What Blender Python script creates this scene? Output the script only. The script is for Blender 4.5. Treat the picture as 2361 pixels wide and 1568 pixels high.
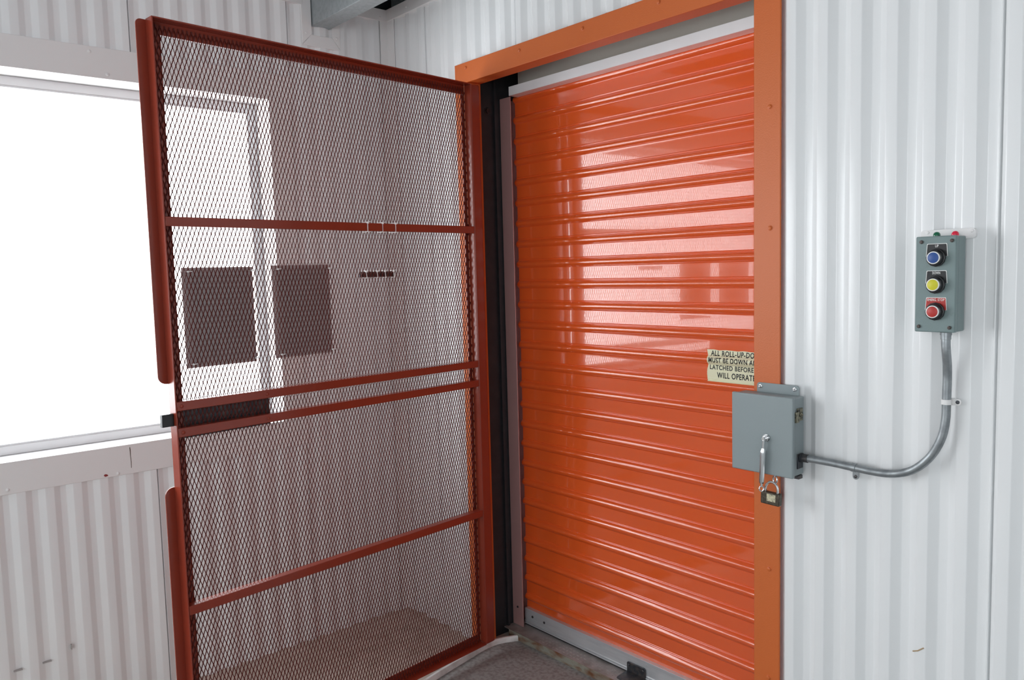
import bpy, bmesh, math, random
from mathutils import Vector, Matrix

for o in list(bpy.data.objects):
    bpy.data.objects.remove(o)
SC = bpy.context.scene
COL = SC.collection
random.seed(7)

# ---------------------------------------------------------------- camera
cam_data = bpy.data.cameras.new('camera')
cam = bpy.data.objects.new('camera', cam_data)
COL.objects.link(cam)
cam_data.sensor_width = 36.0
cam_data.sensor_fit = 'HORIZONTAL'
cam_data.lens = 36.0 * 1857.59 / 2361.0
cam_data.clip_start = 0.02
yaw, pit, rol = -0.86198011, -0.08496521, -0.02592741
fwd = Vector((math.sin(yaw) * math.cos(pit), math.cos(yaw) * math.cos(pit), math.sin(pit)))
rt = Vector((math.cos(yaw), -math.sin(yaw), 0))
up = rt.cross(fwd)
r2 = math.cos(rol) * rt + math.sin(rol) * up
u2 = -math.sin(rol) * rt + math.cos(rol) * up
m = Matrix((r2, u2, -fwd)).transposed().to_4x4()
m.translation = Vector((2.63, -1.992, 1.5))
cam.matrix_world = m
SC.camera = cam

# ---------------------------------------------------------------- world, light, exposure
SC.view_settings.view_transform = 'Standard'
SC.view_settings.look = 'None'
SC.view_settings.gamma = 1.0
SC.view_settings.use_curve_mapping = False
SC.view_settings.exposure = 0.45
world = bpy.data.worlds.new('overcast_sky')
SC.world = world
world.use_nodes = True
bg = world.node_tree.nodes['Background']
bg.inputs[0].default_value = (0.93, 0.97, 1.0, 1)
bg.inputs[1].default_value = 6.0
try:
    SC.cycles.max_bounces = 10
    SC.cycles.diffuse_bounces = 7
    SC.cycles.transparent_max_bounces = 12
    SC.cycles.sample_clamp_indirect = 8.0
    SC.cycles.caustics_reflective = False
except Exception:
    pass


def portal(name, loc, rot, sx, sy):
    l = bpy.data.lights.new(name, 'AREA')
    l.shape = 'RECTANGLE'
    l.size = sx
    l.size_y = sy
    l.cycles.is_portal = True
    o = bpy.data.objects.new(name, l)
    o.location = loc
    o.rotation_euler = rot
    COL.objects.link(o)


WY0, WY1, WZ0, WZ1 = -4.4, -0.565, 0.906, 2.212          # left window opening
BX0, BX1, BZ0, BZ1 = 2.7, 4.4, 0.7, 2.4                  # unseen window added behind the camera to light the room
portal('portal_left', (-0.66, (WY0 + WY1) / 2, (WZ0 + WZ1) / 2), (0, math.radians(-90), 0), WZ1 - WZ0, WY1 - WY0)
portal('portal_rear', ((BX0 + BX1) / 2, -5.05, (BZ0 + BZ1) / 2), (math.radians(90), 0, 0), BX1 - BX0, BZ1 - BZ0)


# ---------------------------------------------------------------- materials
def mat(name, col, rough=0.5, metal=0.0, spec=0.5, coat=0.0, coat_rough=0.05, bump=0.0, bscale=200.0,
        mottle=0.0, mscale=6.0, mcol=None, mdetail=4.0, stretch=None, trans=0.0, rvar=0.0):
    mt = bpy.data.materials.new(name)
    mt.use_nodes = True
    nt = mt.node_tree
    b = nt.nodes['Principled BSDF']
    b.inputs['Base Color'].default_value = (*col, 1)
    b.inputs['Roughness'].default_value = rough
    b.inputs['Metallic'].default_value = metal
    b.inputs['Specular IOR Level'].default_value = spec
    b.inputs['Coat Weight'].default_value = coat
    b.inputs['Coat Roughness'].default_value = coat_rough
    b.inputs['Transmission Weight'].default_value = trans
    tc = nt.nodes.new('ShaderNodeTexCoord')
    if mottle > 0 or mcol:
        mp = nt.nodes.new('ShaderNodeMapping')
        if stretch:
            mp.inputs['Scale'].default_value = stretch
        nt.links.new(tc.outputs['Object'], mp.inputs[0])
        n = nt.nodes.new('ShaderNodeTexNoise')
        n.inputs['Scale'].default_value = mscale
        n.inputs['Detail'].default_value = mdetail
        nt.links.new(mp.outputs[0], n.inputs['Vector'])
        rmp = nt.nodes.new('ShaderNodeMapRange')
        rmp.inputs[1].default_value = 0.42
        rmp.inputs[2].default_value = 0.68
        rmp.inputs[3].default_value = 0.0
        rmp.inputs[4].default_value = mottle
        nt.links.new(n.outputs[0], rmp.inputs[0])
        mx = nt.nodes.new('ShaderNodeMix')
        mx.data_type = 'RGBA'
        mx.inputs[6].default_value = (*col, 1)
        mx.inputs[7].default_value = (*(mcol or [c * 0.7 for c in col]), 1)
        nt.links.new(rmp.outputs[0], mx.inputs[0])
        nt.links.new(mx.outputs[2], b.inputs['Base Color'])
        if rvar:
            r3 = nt.nodes.new('ShaderNodeMath')
            r3.operation = 'MULTIPLY_ADD'
            nt.links.new(rmp.outputs[0], r3.inputs[0])
            r3.inputs[1].default_value = rvar
            r3.inputs[2].default_value = rough
            nt.links.new(r3.outputs[0], b.inputs['Roughness'])
    if bump > 0:
        n2 = nt.nodes.new('ShaderNodeTexNoise')
        n2.inputs['Scale'].default_value = bscale
        n2.inputs['Detail'].default_value = 2.0
        nt.links.new(tc.outputs['Object'], n2.inputs['Vector'])
        bp = nt.nodes.new('ShaderNodeBump')
        bp.inputs['Strength'].default_value = bump
        bp.inputs['Distance'].default_value = 0.001
        nt.links.new(n2.outputs[0], bp.inputs['Height'])
        nt.links.new(bp.outputs[0], b.inputs['Normal'])
    return mt


M_PANEL = mat('white_panel_steel', (0.84, 0.85, 0.855), 0.22, spec=0.6, mottle=0.35, mscale=1.3, mcol=(0.80, 0.81, 0.815))
M_TRIM = mat('white_trim_steel', (0.83, 0.82, 0.815), 0.35)
M_FRAME = mat('orange_frame_paint', (0.60, 0.135, 0.028), 0.42, bump=0.35, bscale=260)
M_GATE = mat('red_orange_gate_paint', (0.25, 0.036, 0.018), 0.22, bump=0.15, bscale=150, mottle=0.5, mscale=9, mcol=(0.22, 0.032, 0.016))
M_MESH = mat('shaded_mesh_paint', (0.10, 0.016, 0.012), 0.45, spec=0.25)  # same paint as the gate, darkened so the strands look backlit
M_CURT = mat('orange_curtain_paint', (0.87, 0.125, 0.022), 0.14, spec=0.9, coat=1.0, coat_rough=0.02)
M_GALV = mat('galvanised_steel', (0.33, 0.355, 0.37), 0.42, metal=0.8, mottle=0.8, mscale=40, mcol=(0.22, 0.24, 0.25), rvar=0.15)
M_BEAM = mat('galvanised_beam', (0.42, 0.46, 0.47), 0.5, metal=0.5, mottle=0.8, mscale=60, mcol=(0.33, 0.37, 0.38))
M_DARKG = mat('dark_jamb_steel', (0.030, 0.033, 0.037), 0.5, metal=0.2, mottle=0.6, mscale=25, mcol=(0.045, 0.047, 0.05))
M_TRACK = mat('reflection_tinted_steel', (0.64, 0.36, 0.34), 0.42, metal=0.4, bump=0.2, bscale=500)  # pink base colour stands in for orange reflected in the galvanised steel
M_ALU = mat('aluminium', (0.66, 0.68, 0.70), 0.36, metal=0.45, mottle=0.5, mscale=30, mcol=(0.52, 0.54, 0.57), stretch=(0.3, 1, 3))
M_WHITEALU = mat('pale_header_paint', (0.93, 0.93, 0.94), 0.30, mottle=0.25, mscale=12, mcol=(0.82, 0.83, 0.84))
M_BEIGE = mat('beige_grey_lintel', (0.60, 0.59, 0.53), 0.6, bump=0.3, bscale=90)
M_GREY = mat('grey_enamel', (0.255, 0.30, 0.31), 0.40, bump=0.15, bscale=350)
M_GREYG = mat('grey_green_enamel', (0.185, 0.25, 0.25), 0.42, bump=0.3, bscale=350)
M_BLACK = mat('black_plastic', (0.012, 0.012, 0.014), 0.35)
M_DARKM = mat('dark_steel', (0.06, 0.065, 0.075), 0.40, metal=0.6, mottle=0.8, mscale=60, mcol=(0.14, 0.12, 0.11))
M_CHROME = mat('bright_steel', (0.75, 0.76, 0.77), 0.18, metal=1.0)
M_WHITE = mat('white_print', (0.85, 0.85, 0.83), 0.5)
M_NYLON = mat('white_nylon', (0.85, 0.85, 0.84), 0.45)
M_BLUE = mat('blue_plastic', (0.02, 0.075, 0.28), 0.4)
M_YEL = mat('yellow_plastic', (0.62, 0.57, 0.02), 0.4)
M_REDP = mat('red_plastic', (0.46, 0.028, 0.022), 0.4)
M_GREEN = mat('green_lens', (0.0, 0.13, 0.06), 0.12, coat=0.5)
M_REDL = mat('red_lens', (0.75, 0.01, 0.05), 0.12, coat=0.5)
M_STICK = mat('cream_vinyl', (0.88, 0.87, 0.62), 0.25)
M_INK = mat('black_ink', (0.01, 0.01, 0.012), 0.3)
M_SIGN = mat('sign_back', (0.50, 0.485, 0.49), 0.6, mottle=0.3, mscale=5, mcol=(0.42, 0.41, 0.41))
M_FLOOR = mat('worn_concrete', (0.56, 0.48, 0.42), 0.75, mottle=0.7, mscale=14, mcol=(0.42, 0.36, 0.30), bump=0.6, bscale=120)
M_MAT = mat('gritty_grey_plate', (0.31, 0.325, 0.32), 0.6, mottle=0.9, mscale=70, mcol=(0.18, 0.18, 0.17), bump=1.0, bscale=260)
M_KERB = mat('worn_steel_strip', (0.80, 0.81, 0.80), 0.35, metal=0.1, mottle=0.8, mscale=16, mcol=(0.48, 0.45, 0.42))
M_TREAD = mat('scuffed_tread_plate', (0.42, 0.40, 0.39), 0.42, metal=0.3, mottle=0.8, mscale=18, mcol=(0.26, 0.24, 0.21))
M_RUST = mat('rusty_flaking_steel', (0.28, 0.27, 0.22), 0.7, mottle=1.0, mscale=26, mcol=(0.17, 0.065, 0.025), bump=0.8, bscale=90, stretch=(0.6, 1, 1.6))
M_SASH = mat('window_sash_paint', (0.68, 0.68, 0.69), 0.4)
M_REVEAL = mat('window_reveal_paint', (0.85, 0.85, 0.85), 0.5)
M_CEIL = mat('dark_roof_deck', (0.45, 0.46, 0.47), 0.6)
M_BRASSL = mat('tarnished_steel_lock', (0.075, 0.065, 0.05), 0.38, metal=0.7, mottle=0.8, mscale=200, mcol=(0.14, 0.12, 0.09))
M_LOCKLBL = mat('worn_lock_label', (0.62, 0.58, 0.40), 0.5, mottle=1.0, mscale=170, mcol=(0.20, 0.18, 0.13))
M_MARK = mat('dark_scuff', (0.10, 0.07, 0.05), 0.7)
M_SCUFF = mat('faint_scuff', (0.42, 0.40, 0.39), 0.7)
M_GLASS = bpy.data.materials.new('window_glass')
M_GLASS.use_nodes = True
nt = M_GLASS.node_tree
nt.nodes.clear()
out = nt.nodes.new('ShaderNodeOutputMaterial')
tr = nt.nodes.new('ShaderNodeBsdfTransparent')
gl = nt.nodes.new('ShaderNodeBsdfGlossy')
gl.inputs['Roughness'].default_value = 0.02
lw = nt.nodes.new('ShaderNodeLayerWeight')
lw.inputs[0].default_value = 0.5
pw = nt.nodes.new('ShaderNodeMath')
pw.operation = 'POWER'
pw.inputs[1].default_value = 5.0
fr = nt.nodes.new('ShaderNodeMath')
fr.operation = 'MULTIPLY_ADD'
fr.inputs[1].default_value = 0.9
fr.inputs[2].default_value = 0.04
nt.links.new(lw.outputs['Facing'], pw.inputs[0])
nt.links.new(pw.outputs[0], fr.inputs[0])
mx = nt.nodes.new('ShaderNodeMixShader')
nt.links.new(fr.outputs[0], mx.inputs[0])
nt.links.new(tr.outputs[0], mx.inputs[1])
nt.links.new(gl.outputs[0], mx.inputs[2])
nt.links.new(mx.outputs[0], out.inputs[0])


# ---------------------------------------------------------------- mesh helpers
class MB:
    def __init__(s):
        s.v = []
        s.f = []

    def add(s, vs, fs):
        n = len(s.v)
        s.v += [tuple(p) for p in vs]
        s.f += [tuple(i + n for i in f) for f in fs]
        return s

    def box(s, x0, x1, y0, y1, z0, z1):
        x0, x1 = sorted((x0, x1)); y0, y1 = sorted((y0, y1)); z0, z1 = sorted((z0, z1))
        return s.add([(x0, y0, z0), (x1, y0, z0), (x1, y1, z0), (x0, y1, z0), (x0, y0, z1), (x1, y0, z1), (x1, y1, z1), (x0, y1, z1)],
                     [(3, 2, 1, 0), (4, 5, 6, 7), (0, 1, 5, 4), (1, 2, 6, 5), (2, 3, 7, 6), (3, 0, 4, 7)])

    def prism(s, poly, axis, a, b):
        """poly in the two other axes (xyz order), extruded along axis from a to b"""
        def P(p, t):
            return {'x': (t, p[0], p[1]), 'y': (p[0], t, p[1]), 'z': (p[0], p[1], t)}[axis]
        n = len(poly)
        vs = [P(p, a) for p in poly] + [P(p, b) for p in poly]
        fs = [tuple(range(n))[::-1], tuple(range(n, 2 * n))]
        fs += [(i, (i + 1) % n, n + (i + 1) % n, n + i) for i in range(n)]
        return s.add(vs, fs)

    def tube(s, path, r, n=12, closed=False, caps=True, radii=None):
        path = [Vector(p) for p in path]
        k = len(path)
        prev = None
        rings = []
        for i in range(k):
            if closed:
                t = path[(i + 1) % k] - path[i - 1]
            else:
                t = path[min(i + 1, k - 1)] - path[max(i - 1, 0)]
            t.normalize()
            if prev is None:
                a = Vector((0, 0, 1)) if abs(t.z) < 0.9 else Vector((1, 0, 0))
                nrm = (a - a.dot(t) * t).normalized()
            else:
                nrm = (prev - prev.dot(t) * t).normalized()
            prev = nrm
            bn = t.cross(nrm)
            rr = radii[i] if radii else r
            rings.append([path[i] + rr * (math.cos(2 * math.pi * j / n) * nrm + math.sin(2 * math.pi * j / n) * bn) for j in range(n)])
        vs = [p for rg in rings for p in rg]
        fs = []
        for i in range(k if closed else k - 1):
            a, b = i * n, ((i + 1) % k) * n
            fs += [(a + j, a + (j + 1) % n, b + (j + 1) % n, b + j) for j in range(n)]
        if caps and not closed:
            fs += [tuple(range(n))[::-1], tuple(range((k - 1) * n, k * n))]
        return s.add(vs, fs)

    def lathe(s, o, d, prof, n=24):
        """prof: list of (distance along d, radius)"""
        o = Vector(o)
        d = Vector(d).normalized()
        return s.tube([o + d * max(p[0], 0) if False else o + d * p[0] for p in prof], 0, n, radii=[p[1] for p in prof]) if all(
            prof[i + 1][0] > prof[i][0] for i in range(len(prof) - 1)) else s._lathe2(o, d, prof, n)

    def _lathe2(s, o, d, prof, n):
        a = Vector((0, 0, 1)) if abs(d.z) < 0.9 else Vector((1, 0, 0))
        u = (a - a.dot(d) * d).normalized()
        w = d.cross(u)
        vs, fs = [], []
        for t, r in prof:
            vs += [o + d * t + r * (math.cos(2 * math.pi * j / n) * u + math.sin(2 * math.pi * j / n) * w) for j in range(n)]
        for i in range(len(prof) - 1):
            fs += [(i * n + j, i * n + (j + 1) % n, (i + 1) * n + (j + 1) % n, (i + 1) * n + j) for j in range(n)]
        fs += [tuple(range(n))[::-1], tuple(range((len(prof) - 1) * n, len(prof) * n))]
        return s.add(vs, fs)


def obj(name, mb, material, parent=None, smooth=35, bevel=0.0, seg=2, recalc=True):
    me = bpy.data.meshes.new(name)
    me.from_pydata(mb.v, [], mb.f)
    if recalc:
        bm = bmesh.new()
        bm.from_mesh(me)
        bmesh.ops.recalc_face_normals(bm, faces=bm.faces)
        bm.to_mesh(me)
        bm.free()
    me.materials.append(material)
    if smooth:
        for p in me.polygons:
            p.use_smooth = True
        me.set_sharp_from_angle(angle=math.radians(smooth))
    o = bpy.data.objects.new(name, me)
    COL.objects.link(o)
    if parent:
        o.parent = parent
    if bevel:
        b = o.modifiers.new('bevel', 'BEVEL')
        b.width = bevel
        b.segments = seg
        b.limit_method = 'ANGLE'
        b.angle_limit = math.radians(40)
    return o


def empty(name, loc=(0, 0, 0), rz=0.0):
    o = bpy.data.objects.new(name, None)
    o.empty_display_size = 0.05
    o.location = loc
    o.rotation_euler = (0, 0, rz)
    COL.objects.link(o)
    return o


def tag(o, label, cat, group=None, kind=None):
    o['label'] = label
    o['category'] = cat
    if group:
        o['group'] = group
    if kind:
        o['kind'] = kind
    return o


def copy_tree(o, parent=None):
    c = o.copy()
    COL.objects.link(c)
    c.parent = parent
    for ch in list(o.children):
        copy_tree(ch, c)
    return c


def text_mesh(s, size, xscale=1.0, spacing=1.0, align='LEFT', bold=0.0, depth=0.0):
    cu = bpy.data.curves.new('lettering', 'FONT')
    cu.body = s
    cu.size = size
    cu.align_x = align
    cu.space_character = spacing
    cu.offset = bold
    cu.extrude = depth
    o = bpy.data.objects.new('tmp', cu)
    COL.objects.link(o)
    bpy.context.view_layer.update()
    dg = bpy.context.evaluated_depsgraph_get()
    me = bpy.data.meshes.new_from_object(o.evaluated_get(dg))
    bpy.data.objects.remove(o)
    for v in me.vertices:
        v.co.x *= xscale
    return me


def text_obj(name, s, size, loc, parent, material, xscale=1.0, spacing=1.0, align='CENTER', bold=0.0):
    """lettering facing -y, standing at loc"""
    me = text_mesh(s, size, xscale, spacing, align, bold, 0.0001)
    me.transform(Matrix.Rotation(math.radians(90), 4, 'X'))
    me.materials.clear()
    me.materials.append(material)
    o = bpy.data.objects.new(name, me)
    o.location = loc
    COL.objects.link(o)
    o.parent = parent
    return o


def rounded(pts, r=0.0025, seg=2):
    """round the corners of an open 2d polyline"""
    res = [pts[0]]
    for i in range(1, len(pts) - 1):
        p0, p, p1 = Vector(pts[i - 1]), Vector(pts[i]), Vector(pts[i + 1])
        a, b = (p0 - p), (p1 - p)
        ra = min(r, a.length * 0.45)
        rb = min(r, b.length * 0.45)
        A, B = p + a.normalized() * ra, p + b.normalized() * rb
        for k in range(seg + 1):
            t = k / seg
            q = (1 - t) ** 2 * A + 2 * t * (1 - t) * p + t * t * B
            res.append((q.x, q.y))
    res.append(pts[-1])
    return res


RIB_H = 0.016


def rib_profile(a0, a1, pitch, phase, seams=()):
    """(coordinate along the wall, height of the rib)"""
    ht, sl = 0.0135, 0.0205
    pts = []
    k0 = int(math.floor((a0 - phase) / pitch)) - 1
    k1 = int(math.ceil((a1 - phase) / pitch)) + 1
    for k in range(k0, k1 + 1):
        c = phase + k * pitch
        pts += [(c - ht - sl, 0), (c - ht, RIB_H), (c + ht, RIB_H), (c + ht + sl, 0)]

    def h(x):
        for i in range(len(pts) - 1):
            if pts[i][0] <= x <= pts[i + 1][0]:
                t = (x - pts[i][0]) / (pts[i + 1][0] - pts[i][0] + 1e-9)
                return pts[i][1] + t * (pts[i + 1][1] - pts[i][1])
        return 0
    sel = [(a0, h(a0))] + [p for p in pts if a0 + 0.001 < p[0] < a1 - 0.001] + [(a1, h(a1))]
    for sx in seams:
        if a0 < sx < a1:
            hs = h(sx)
            sel = [p for p in sel if abs(p[0] - sx) > 0.006]
            sel += [(sx - 0.0045, hs + 0.002), (sx - 0.0012, hs + 0.002), (sx, -0.006), (sx + 0.003, -0.006), (sx + 0.0035, hs)]
            sel.sort()
    return rounded(sel, 0.0022, 3)


# ================================================================ the setting
ZF = -0.06                 # floor
ZC = 2.95                  # roof deck
XL = -0.509                # valley plane of the left wall panels (faces +x)
YD = 0.024                 # valley plane of the door wall panels (faces -y)


def panel_door(mb, a0, a1, z0, z1, pitch, phase, seams=()):
    pr = rib_profile(a0, a1, pitch, phase, seams)
    mb.prism([(p[0], YD - p[1]) for p in pr] + [(a1, YD + 0.012), (a0, YD + 0.012)], 'z', z0, z1)


def panel_left(mb, a0, a1, z0, z1, pitch, phase, seams=()):
    pr = rib_profile(a0, a1, pitch, phase, seams)
    mb.prism([(XL + p[1] * 0.75, p[0]) for p in pr] + [(XL - 0.012, a1), (XL - 0.012, a0)], 'z', z0, z1)


# wall with the door
wb = MB()
panel_door(wb, -0.50, 0.01, ZF, 2.645, 0.0893, -0.069, (-0.222,))
panel_door(wb, 0.01, 1.42, 2.29, 2.645, 0.0893, -0.069 + 0.0893 * 2, (0.345, 1.20))
panel_door(wb, 1.42, 4.6, ZF, 2.645, 0.0885, 1.4625, (1.966, 2.90, 3.85))
wall_back = obj('wall_back', wb, M_PANEL, smooth=28)
tag(wall_back, 'white ribbed steel wall around the orange roll-up door', 'wall', kind='structure')
bk = MB().box(-0.72, 0.0, 0.42, 0.45, ZF, ZC).box(0.0, 4.7, 0.42, 0.45, ZF, ZC)
obj('backing', bk, M_DARKG, wall_back, smooth=0)

# wall with the window
wl = MB()
LP, LPH = 0.0865, -1.153 - 0.022
panel_left(wl, -5.0, 0.03, ZF, 0.80, LP, LPH, (-1.078, -1.66, -0.47))
panel_left(wl, -5.0, 0.03, 2.31, 2.645, LP, LPH, (-1.078, -1.66, -0.47))
panel_left(wl, -0.50, 0.03, 0.80, 2.31, LP, LPH, (-0.47,))
panel_left(wl, -5.0, WY0 - 0.06, 0.80, 2.31, LP, LPH, ())
wall_left = obj('wall_left', wl, M_PANEL, smooth=28)
tag(wall_left, 'white ribbed steel wall holding the bright window', 'wall', kind='structure')
bl = MB()
bl.box(-0.72, -0.64, -5.05, 0.45, ZF, WZ0 - 0.002).box(-0.72, -0.64, -5.05, 0.45, WZ1 + 0.002, ZC)
bl.box(-0.72, -0.64, WY1 + 0.002, 0.45, WZ0, WZ1).box(-0.72, -0.64, -5.05, WY0 - 0.002, WZ0, WZ1)
obj('backing', bl, M_DARKG, wall_left, smooth=0)
# screws and scuffs on the ribbed wall
sc_ = MB()
for y, z in ((-1.442, 0.469), (-1.263, 0.47), (-1.092, 0.468), (-0.115, 2.45), (-0.20, 2.44), (-1.35, 2.47)):
    sc_.lathe((XL, y, z), (1, 0, 0), [(-0.002, 0.006), (0.0, 0.006), (0.0025, 0.0055), (0.003, 0.004), (0.0052, 0.0035)], 8)
obj('screw', sc_, M_TRIM, wall_left)
sf = MB()
sf.box(-0.5125, -0.4945, -1.582, -1.556, 0.184, 0.187).box(-0.5125, -0.4945, -1.495, -1.468, 0.184, 0.1865)
sf.box(-0.5125, -0.4945, -1.405, -1.402, 0.205, 0.222)
obj('scuff_mark', sf, M_SCUFF, wall_left, smooth=0)
s2 = MB().tube([(1.80, YD - RIB_H - 0.0002, 0.532), (1.812, YD - RIB_H - 0.0003, 0.537), (1.826, YD - RIB_H - 0.0002, 0.549)], 0.0016, 6)
obj('scuff_mark', s2, mat('tan_scuff', (0.42, 0.30, 0.18), 0.7), wall_back)

wr = MB()
pr = rib_profile(-5.0, 0.03, 0.0885, -0.02)
wr.prism([(4.62 - p[1], p[0]) for p in pr] + [(4.64, 0.03), (4.64, -5.0)], 'z', ZF, ZC)
tag(obj('wall_right', wr, M_PANEL, smooth=28), 'white ribbed steel wall on the far side of the room', 'wall', kind='structure')
wf = MB()
for a, b, c, d in ((-0.5, BX0, ZF, ZC), (BX1, 4.62, ZF, ZC), (BX0, BX1, ZF, BZ0), (BX0, BX1, BZ1, ZC)):
    pr = rib_profile(a, b, 0.0885, 0.1)
    wf.prism([(p[0], -5.02 + p[1]) for p in pr] + [(b, -5.04), (a, -5.04)], 'z', c, d)
tag(obj('wall_front', wf, M_PANEL, smooth=28), 'white ribbed steel wall behind the viewer', 'wall', kind='structure')
ce = MB()
pr = rib_profile(-5.05, 0.45, 0.15, 0)
ce.prism([(p[0], ZC - p[1]) for p in pr] + [(0.45, ZC + 0.03), (-5.05, ZC + 0.03)], 'x', -0.72, 4.7)
tag(obj('ceiling', ce, M_CEIL), 'dark metal roof deck above the wall panels', 'ceiling', kind='structure')

# floor: pale worn concrete left of the curved strip, gritty plate right of it
kerb_path = [(0.128, 0.148), (0.113, 0.119), (0.100, 0.090), (0.090, 0.045), (0.095, -0.023), (0.110, -0.091), (0.130, -0.189),
             (0.152, -0.288), (0.180, -0.40), (0.235, -0.62), (0.30, -0.86), (0.40, -1.25), (0.52, -1.7), (0.70, -2.4), (0.95, -3.4), (1.35, -5.02)]
fl = MB()
pa = [(x - 0.006, y) for x, y in kerb_path]
pa[0] = (pa[0][0], 0.42)
fl.add([(x, y, ZF) for x, y in pa] + [(-0.72, -5.02, ZF), (-0.72, 0.42, ZF)] + [(x, y, ZF - 0.05) for x, y in pa] + [(-0.72, -5.02, ZF - 0.05), (-0.72, 0.42, ZF - 0.05)],
       [tuple(range(18)), tuple(range(18, 36))[::-1]] + [(i, (i + 1) % 18, 18 + (i + 1) % 18, 18 + i) for i in range(18)])
floor = obj('floor', fl, M_FLOOR, smooth=0)
tag(floor, 'tan worn concrete floor seen through the gate mesh', 'floor', kind='structure')
f2 = MB()
f2.add([(x, y, ZF) for x, y in pa] + [(4.7, -5.02, ZF), (4.7, 0.42, ZF)] + [(x, y, ZF - 0.05) for x, y in pa] + [(4.7, -5.02, ZF - 0.05), (4.7, 0.42, ZF - 0.05)],
       [tuple(range(18))[::-1], tuple(range(18, 36))] + [(i, (i + 1) % 18, 18 + (i + 1) % 18, 18 + i) for i in range(18)])
obj('gritty_plate', f2, M_MAT, floor, smooth=0)
kb = MB()
n = len(kerb_path)
# resample smooth
kp = []
for i in range(n - 1):
    p0 = Vector(kerb_path[max(i - 1, 0)]); p1 = Vector(kerb_path[i]); p2 = Vector(kerb_path[i + 1]); p3 = Vector(kerb_path[min(i + 2, n - 1)])
    for k in range(6):
        t = k / 6
        kp.append(0.5 * ((2 * p1) + (-p0 + p2) * t + (2 * p0 - 5 * p1 + 4 * p2 - p3) * t * t + (-p0 + 3 * p1 - 3 * p2 + p3) * t ** 3))
kp.append(Vector(kerb_path[-1]))
sec = [(0.0, 0.0), (-0.0005, 0.018), (-0.003, 0.0225), (-0.008, 0.0235), (-0.013, 0.0225), (-0.014, 0.0)]
vs, fs = [], []
for i, p in enumerate(kp):
    t = (kp[min(i + 1, len(kp) - 1)] - kp[max(i - 1, 0)]).normalized()
    nn = Vector((-t.y, t.x))           # towards +x as the path runs to -y
    if nn.x < 0:
        nn = -nn
    for a, z in sec:
        vs.append((p.x + nn.x * a, p.y + nn.y * a, ZF + z))
S = len(sec)
for i in range(len(kp) - 1):
    fs += [(i * S + j, i * S + (j + 1) % S, (i + 1) * S + (j + 1) % S, (i + 1) * S + j) for j in range(S)]
fs += [tuple(range(S)), tuple(range((len(kp) - 1) * S, len(kp) * S))]
kb.add(vs, fs)
tag(obj('floor_edge_strip', kb, M_KERB, smooth=40), 'curved worn steel strip on the floor under the mesh gate', 'edge strip')

# ---- trims of the setting
def screws(parent, pts, d, material, r=0.0055, name='screw'):
    first = None
    for p in pts:
        mb = MB().lathe((0, 0, 0), d, [(-0.001, r * 1.25), (0.0006, r * 1.25), (0.001, r * 0.95), (0.0035, r * 0.85), (0.0045, r * 0.5)], 10)
        if first is None:
            first = obj(name, mb, material, parent)
            first.location = p
        else:
            c = first.copy()
            COL.objects.link(c)
            c.parent = parent
            c.location = p


XT = -0.494
t1 = obj('trim_1', MB().box(XL - 0.01, XT, WY0 - 0.1, -0.462, WZ1, 2.319), M_TRIM, bevel=0.0012)
tag(t1, 'white flat trim board along the top of the window', 'trim', kind='structure')
screws(t1, [(XT, -1.214, 2.300), (XT, -0.8, 2.300), (XT, -1.16, 2.228)], (1, 0, 0), M_TRIM)
t2 = obj('trim_2', MB().box(XL - 0.01, XT, WY0 - 0.1, -0.462, 0.797, WZ0), M_TRIM, bevel=0.0012)
tag(t2, 'white sill trim board under the window with a dark crack', 'trim', kind='structure')
screws(t2, [(XT, -1.558, 0.813), (XT, -1.214, 0.806), (XT, -0.78, 0.806)], (1, 0, 0), M_TRIM)
crack = MB().prism([(-1.170, 0.893), (-1.168, 0.897), (-1.1665, 0.885), (-1.1672, 0.86), (-1.166, 0.84), (-1.1668, 0.818), (-1.1685, 0.818), (-1.1680, 0.84), (-1.1692, 0.86), (-1.1695, 0.88)], 'x', XT - 0.0005, XT + 0.0006)
obj('crack', crack, M_MARK, t2, smooth=0)
obj('red_paint_spot', MB().prism([(-1.262, 0.806), (-1.258, 0.811), (-1.250, 0.809), (-1.247, 0.803), (-1.257, 0.801)], 'x', XT - 0.0005, XT + 0.0006),
    mat('dried_red_paint', (0.25, 0.03, 0.03), 0.6), t2, smooth=0)
t3 = obj('trim_3', MB().box(XL - 0.01, XT + 0.0008, WY1, -0.470, WZ0, WZ1), M_TRIM, bevel=0.0012)
tag(t3, 'white flat trim board beside the right edge of the window', 'trim', kind='structure')
# corner angle
cz = MB().prism([(-0.494, -0.030), (-0.494, 0.004), (-0.440, 0.004), (-0.440, 0.0075), (-0.4985, 0.0075), (-0.4985, -0.030)], 'z', ZF, 2.612)
t4 = obj('trim_4', cz, M_TRIM)
tag(t4, 'white angle trim covering the inside corner between the two walls', 'trim', kind='structure')
# top rails of both walls
tl_ = MB().box(XL - 0.01, -0.490, -0.235, 0.004, 2.612, 2.662).box(XL - 0.01, -0.490, -5.0, -0.40, 2.612, 2.662)
t5 = obj('trim_5', tl_, M_TRIM, bevel=0.001)
tag(t5, 'white flat trim along the top of the window wall', 'trim', kind='structure')
screws(t5, [(-0.490, -0.115, 2.634), (-0.490, -0.030, 2.626)], (1, 0, 0), M_TRIM, 0.004)
t6 = obj('trim_6', MB().box(-0.490, 4.6, -0.0005, YD + 0.01, 2.612, 2.662), M_TRIM, bevel=0.001)
tag(t6, 'white flat trim along the top of the door wall', 'trim', kind='structure')
screws(t6, [(-0.33, -0.0005, 2.634), (0.1, -0.0005, 2.634)], (0, -1, 0), M_TRIM, 0.004)
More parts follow.
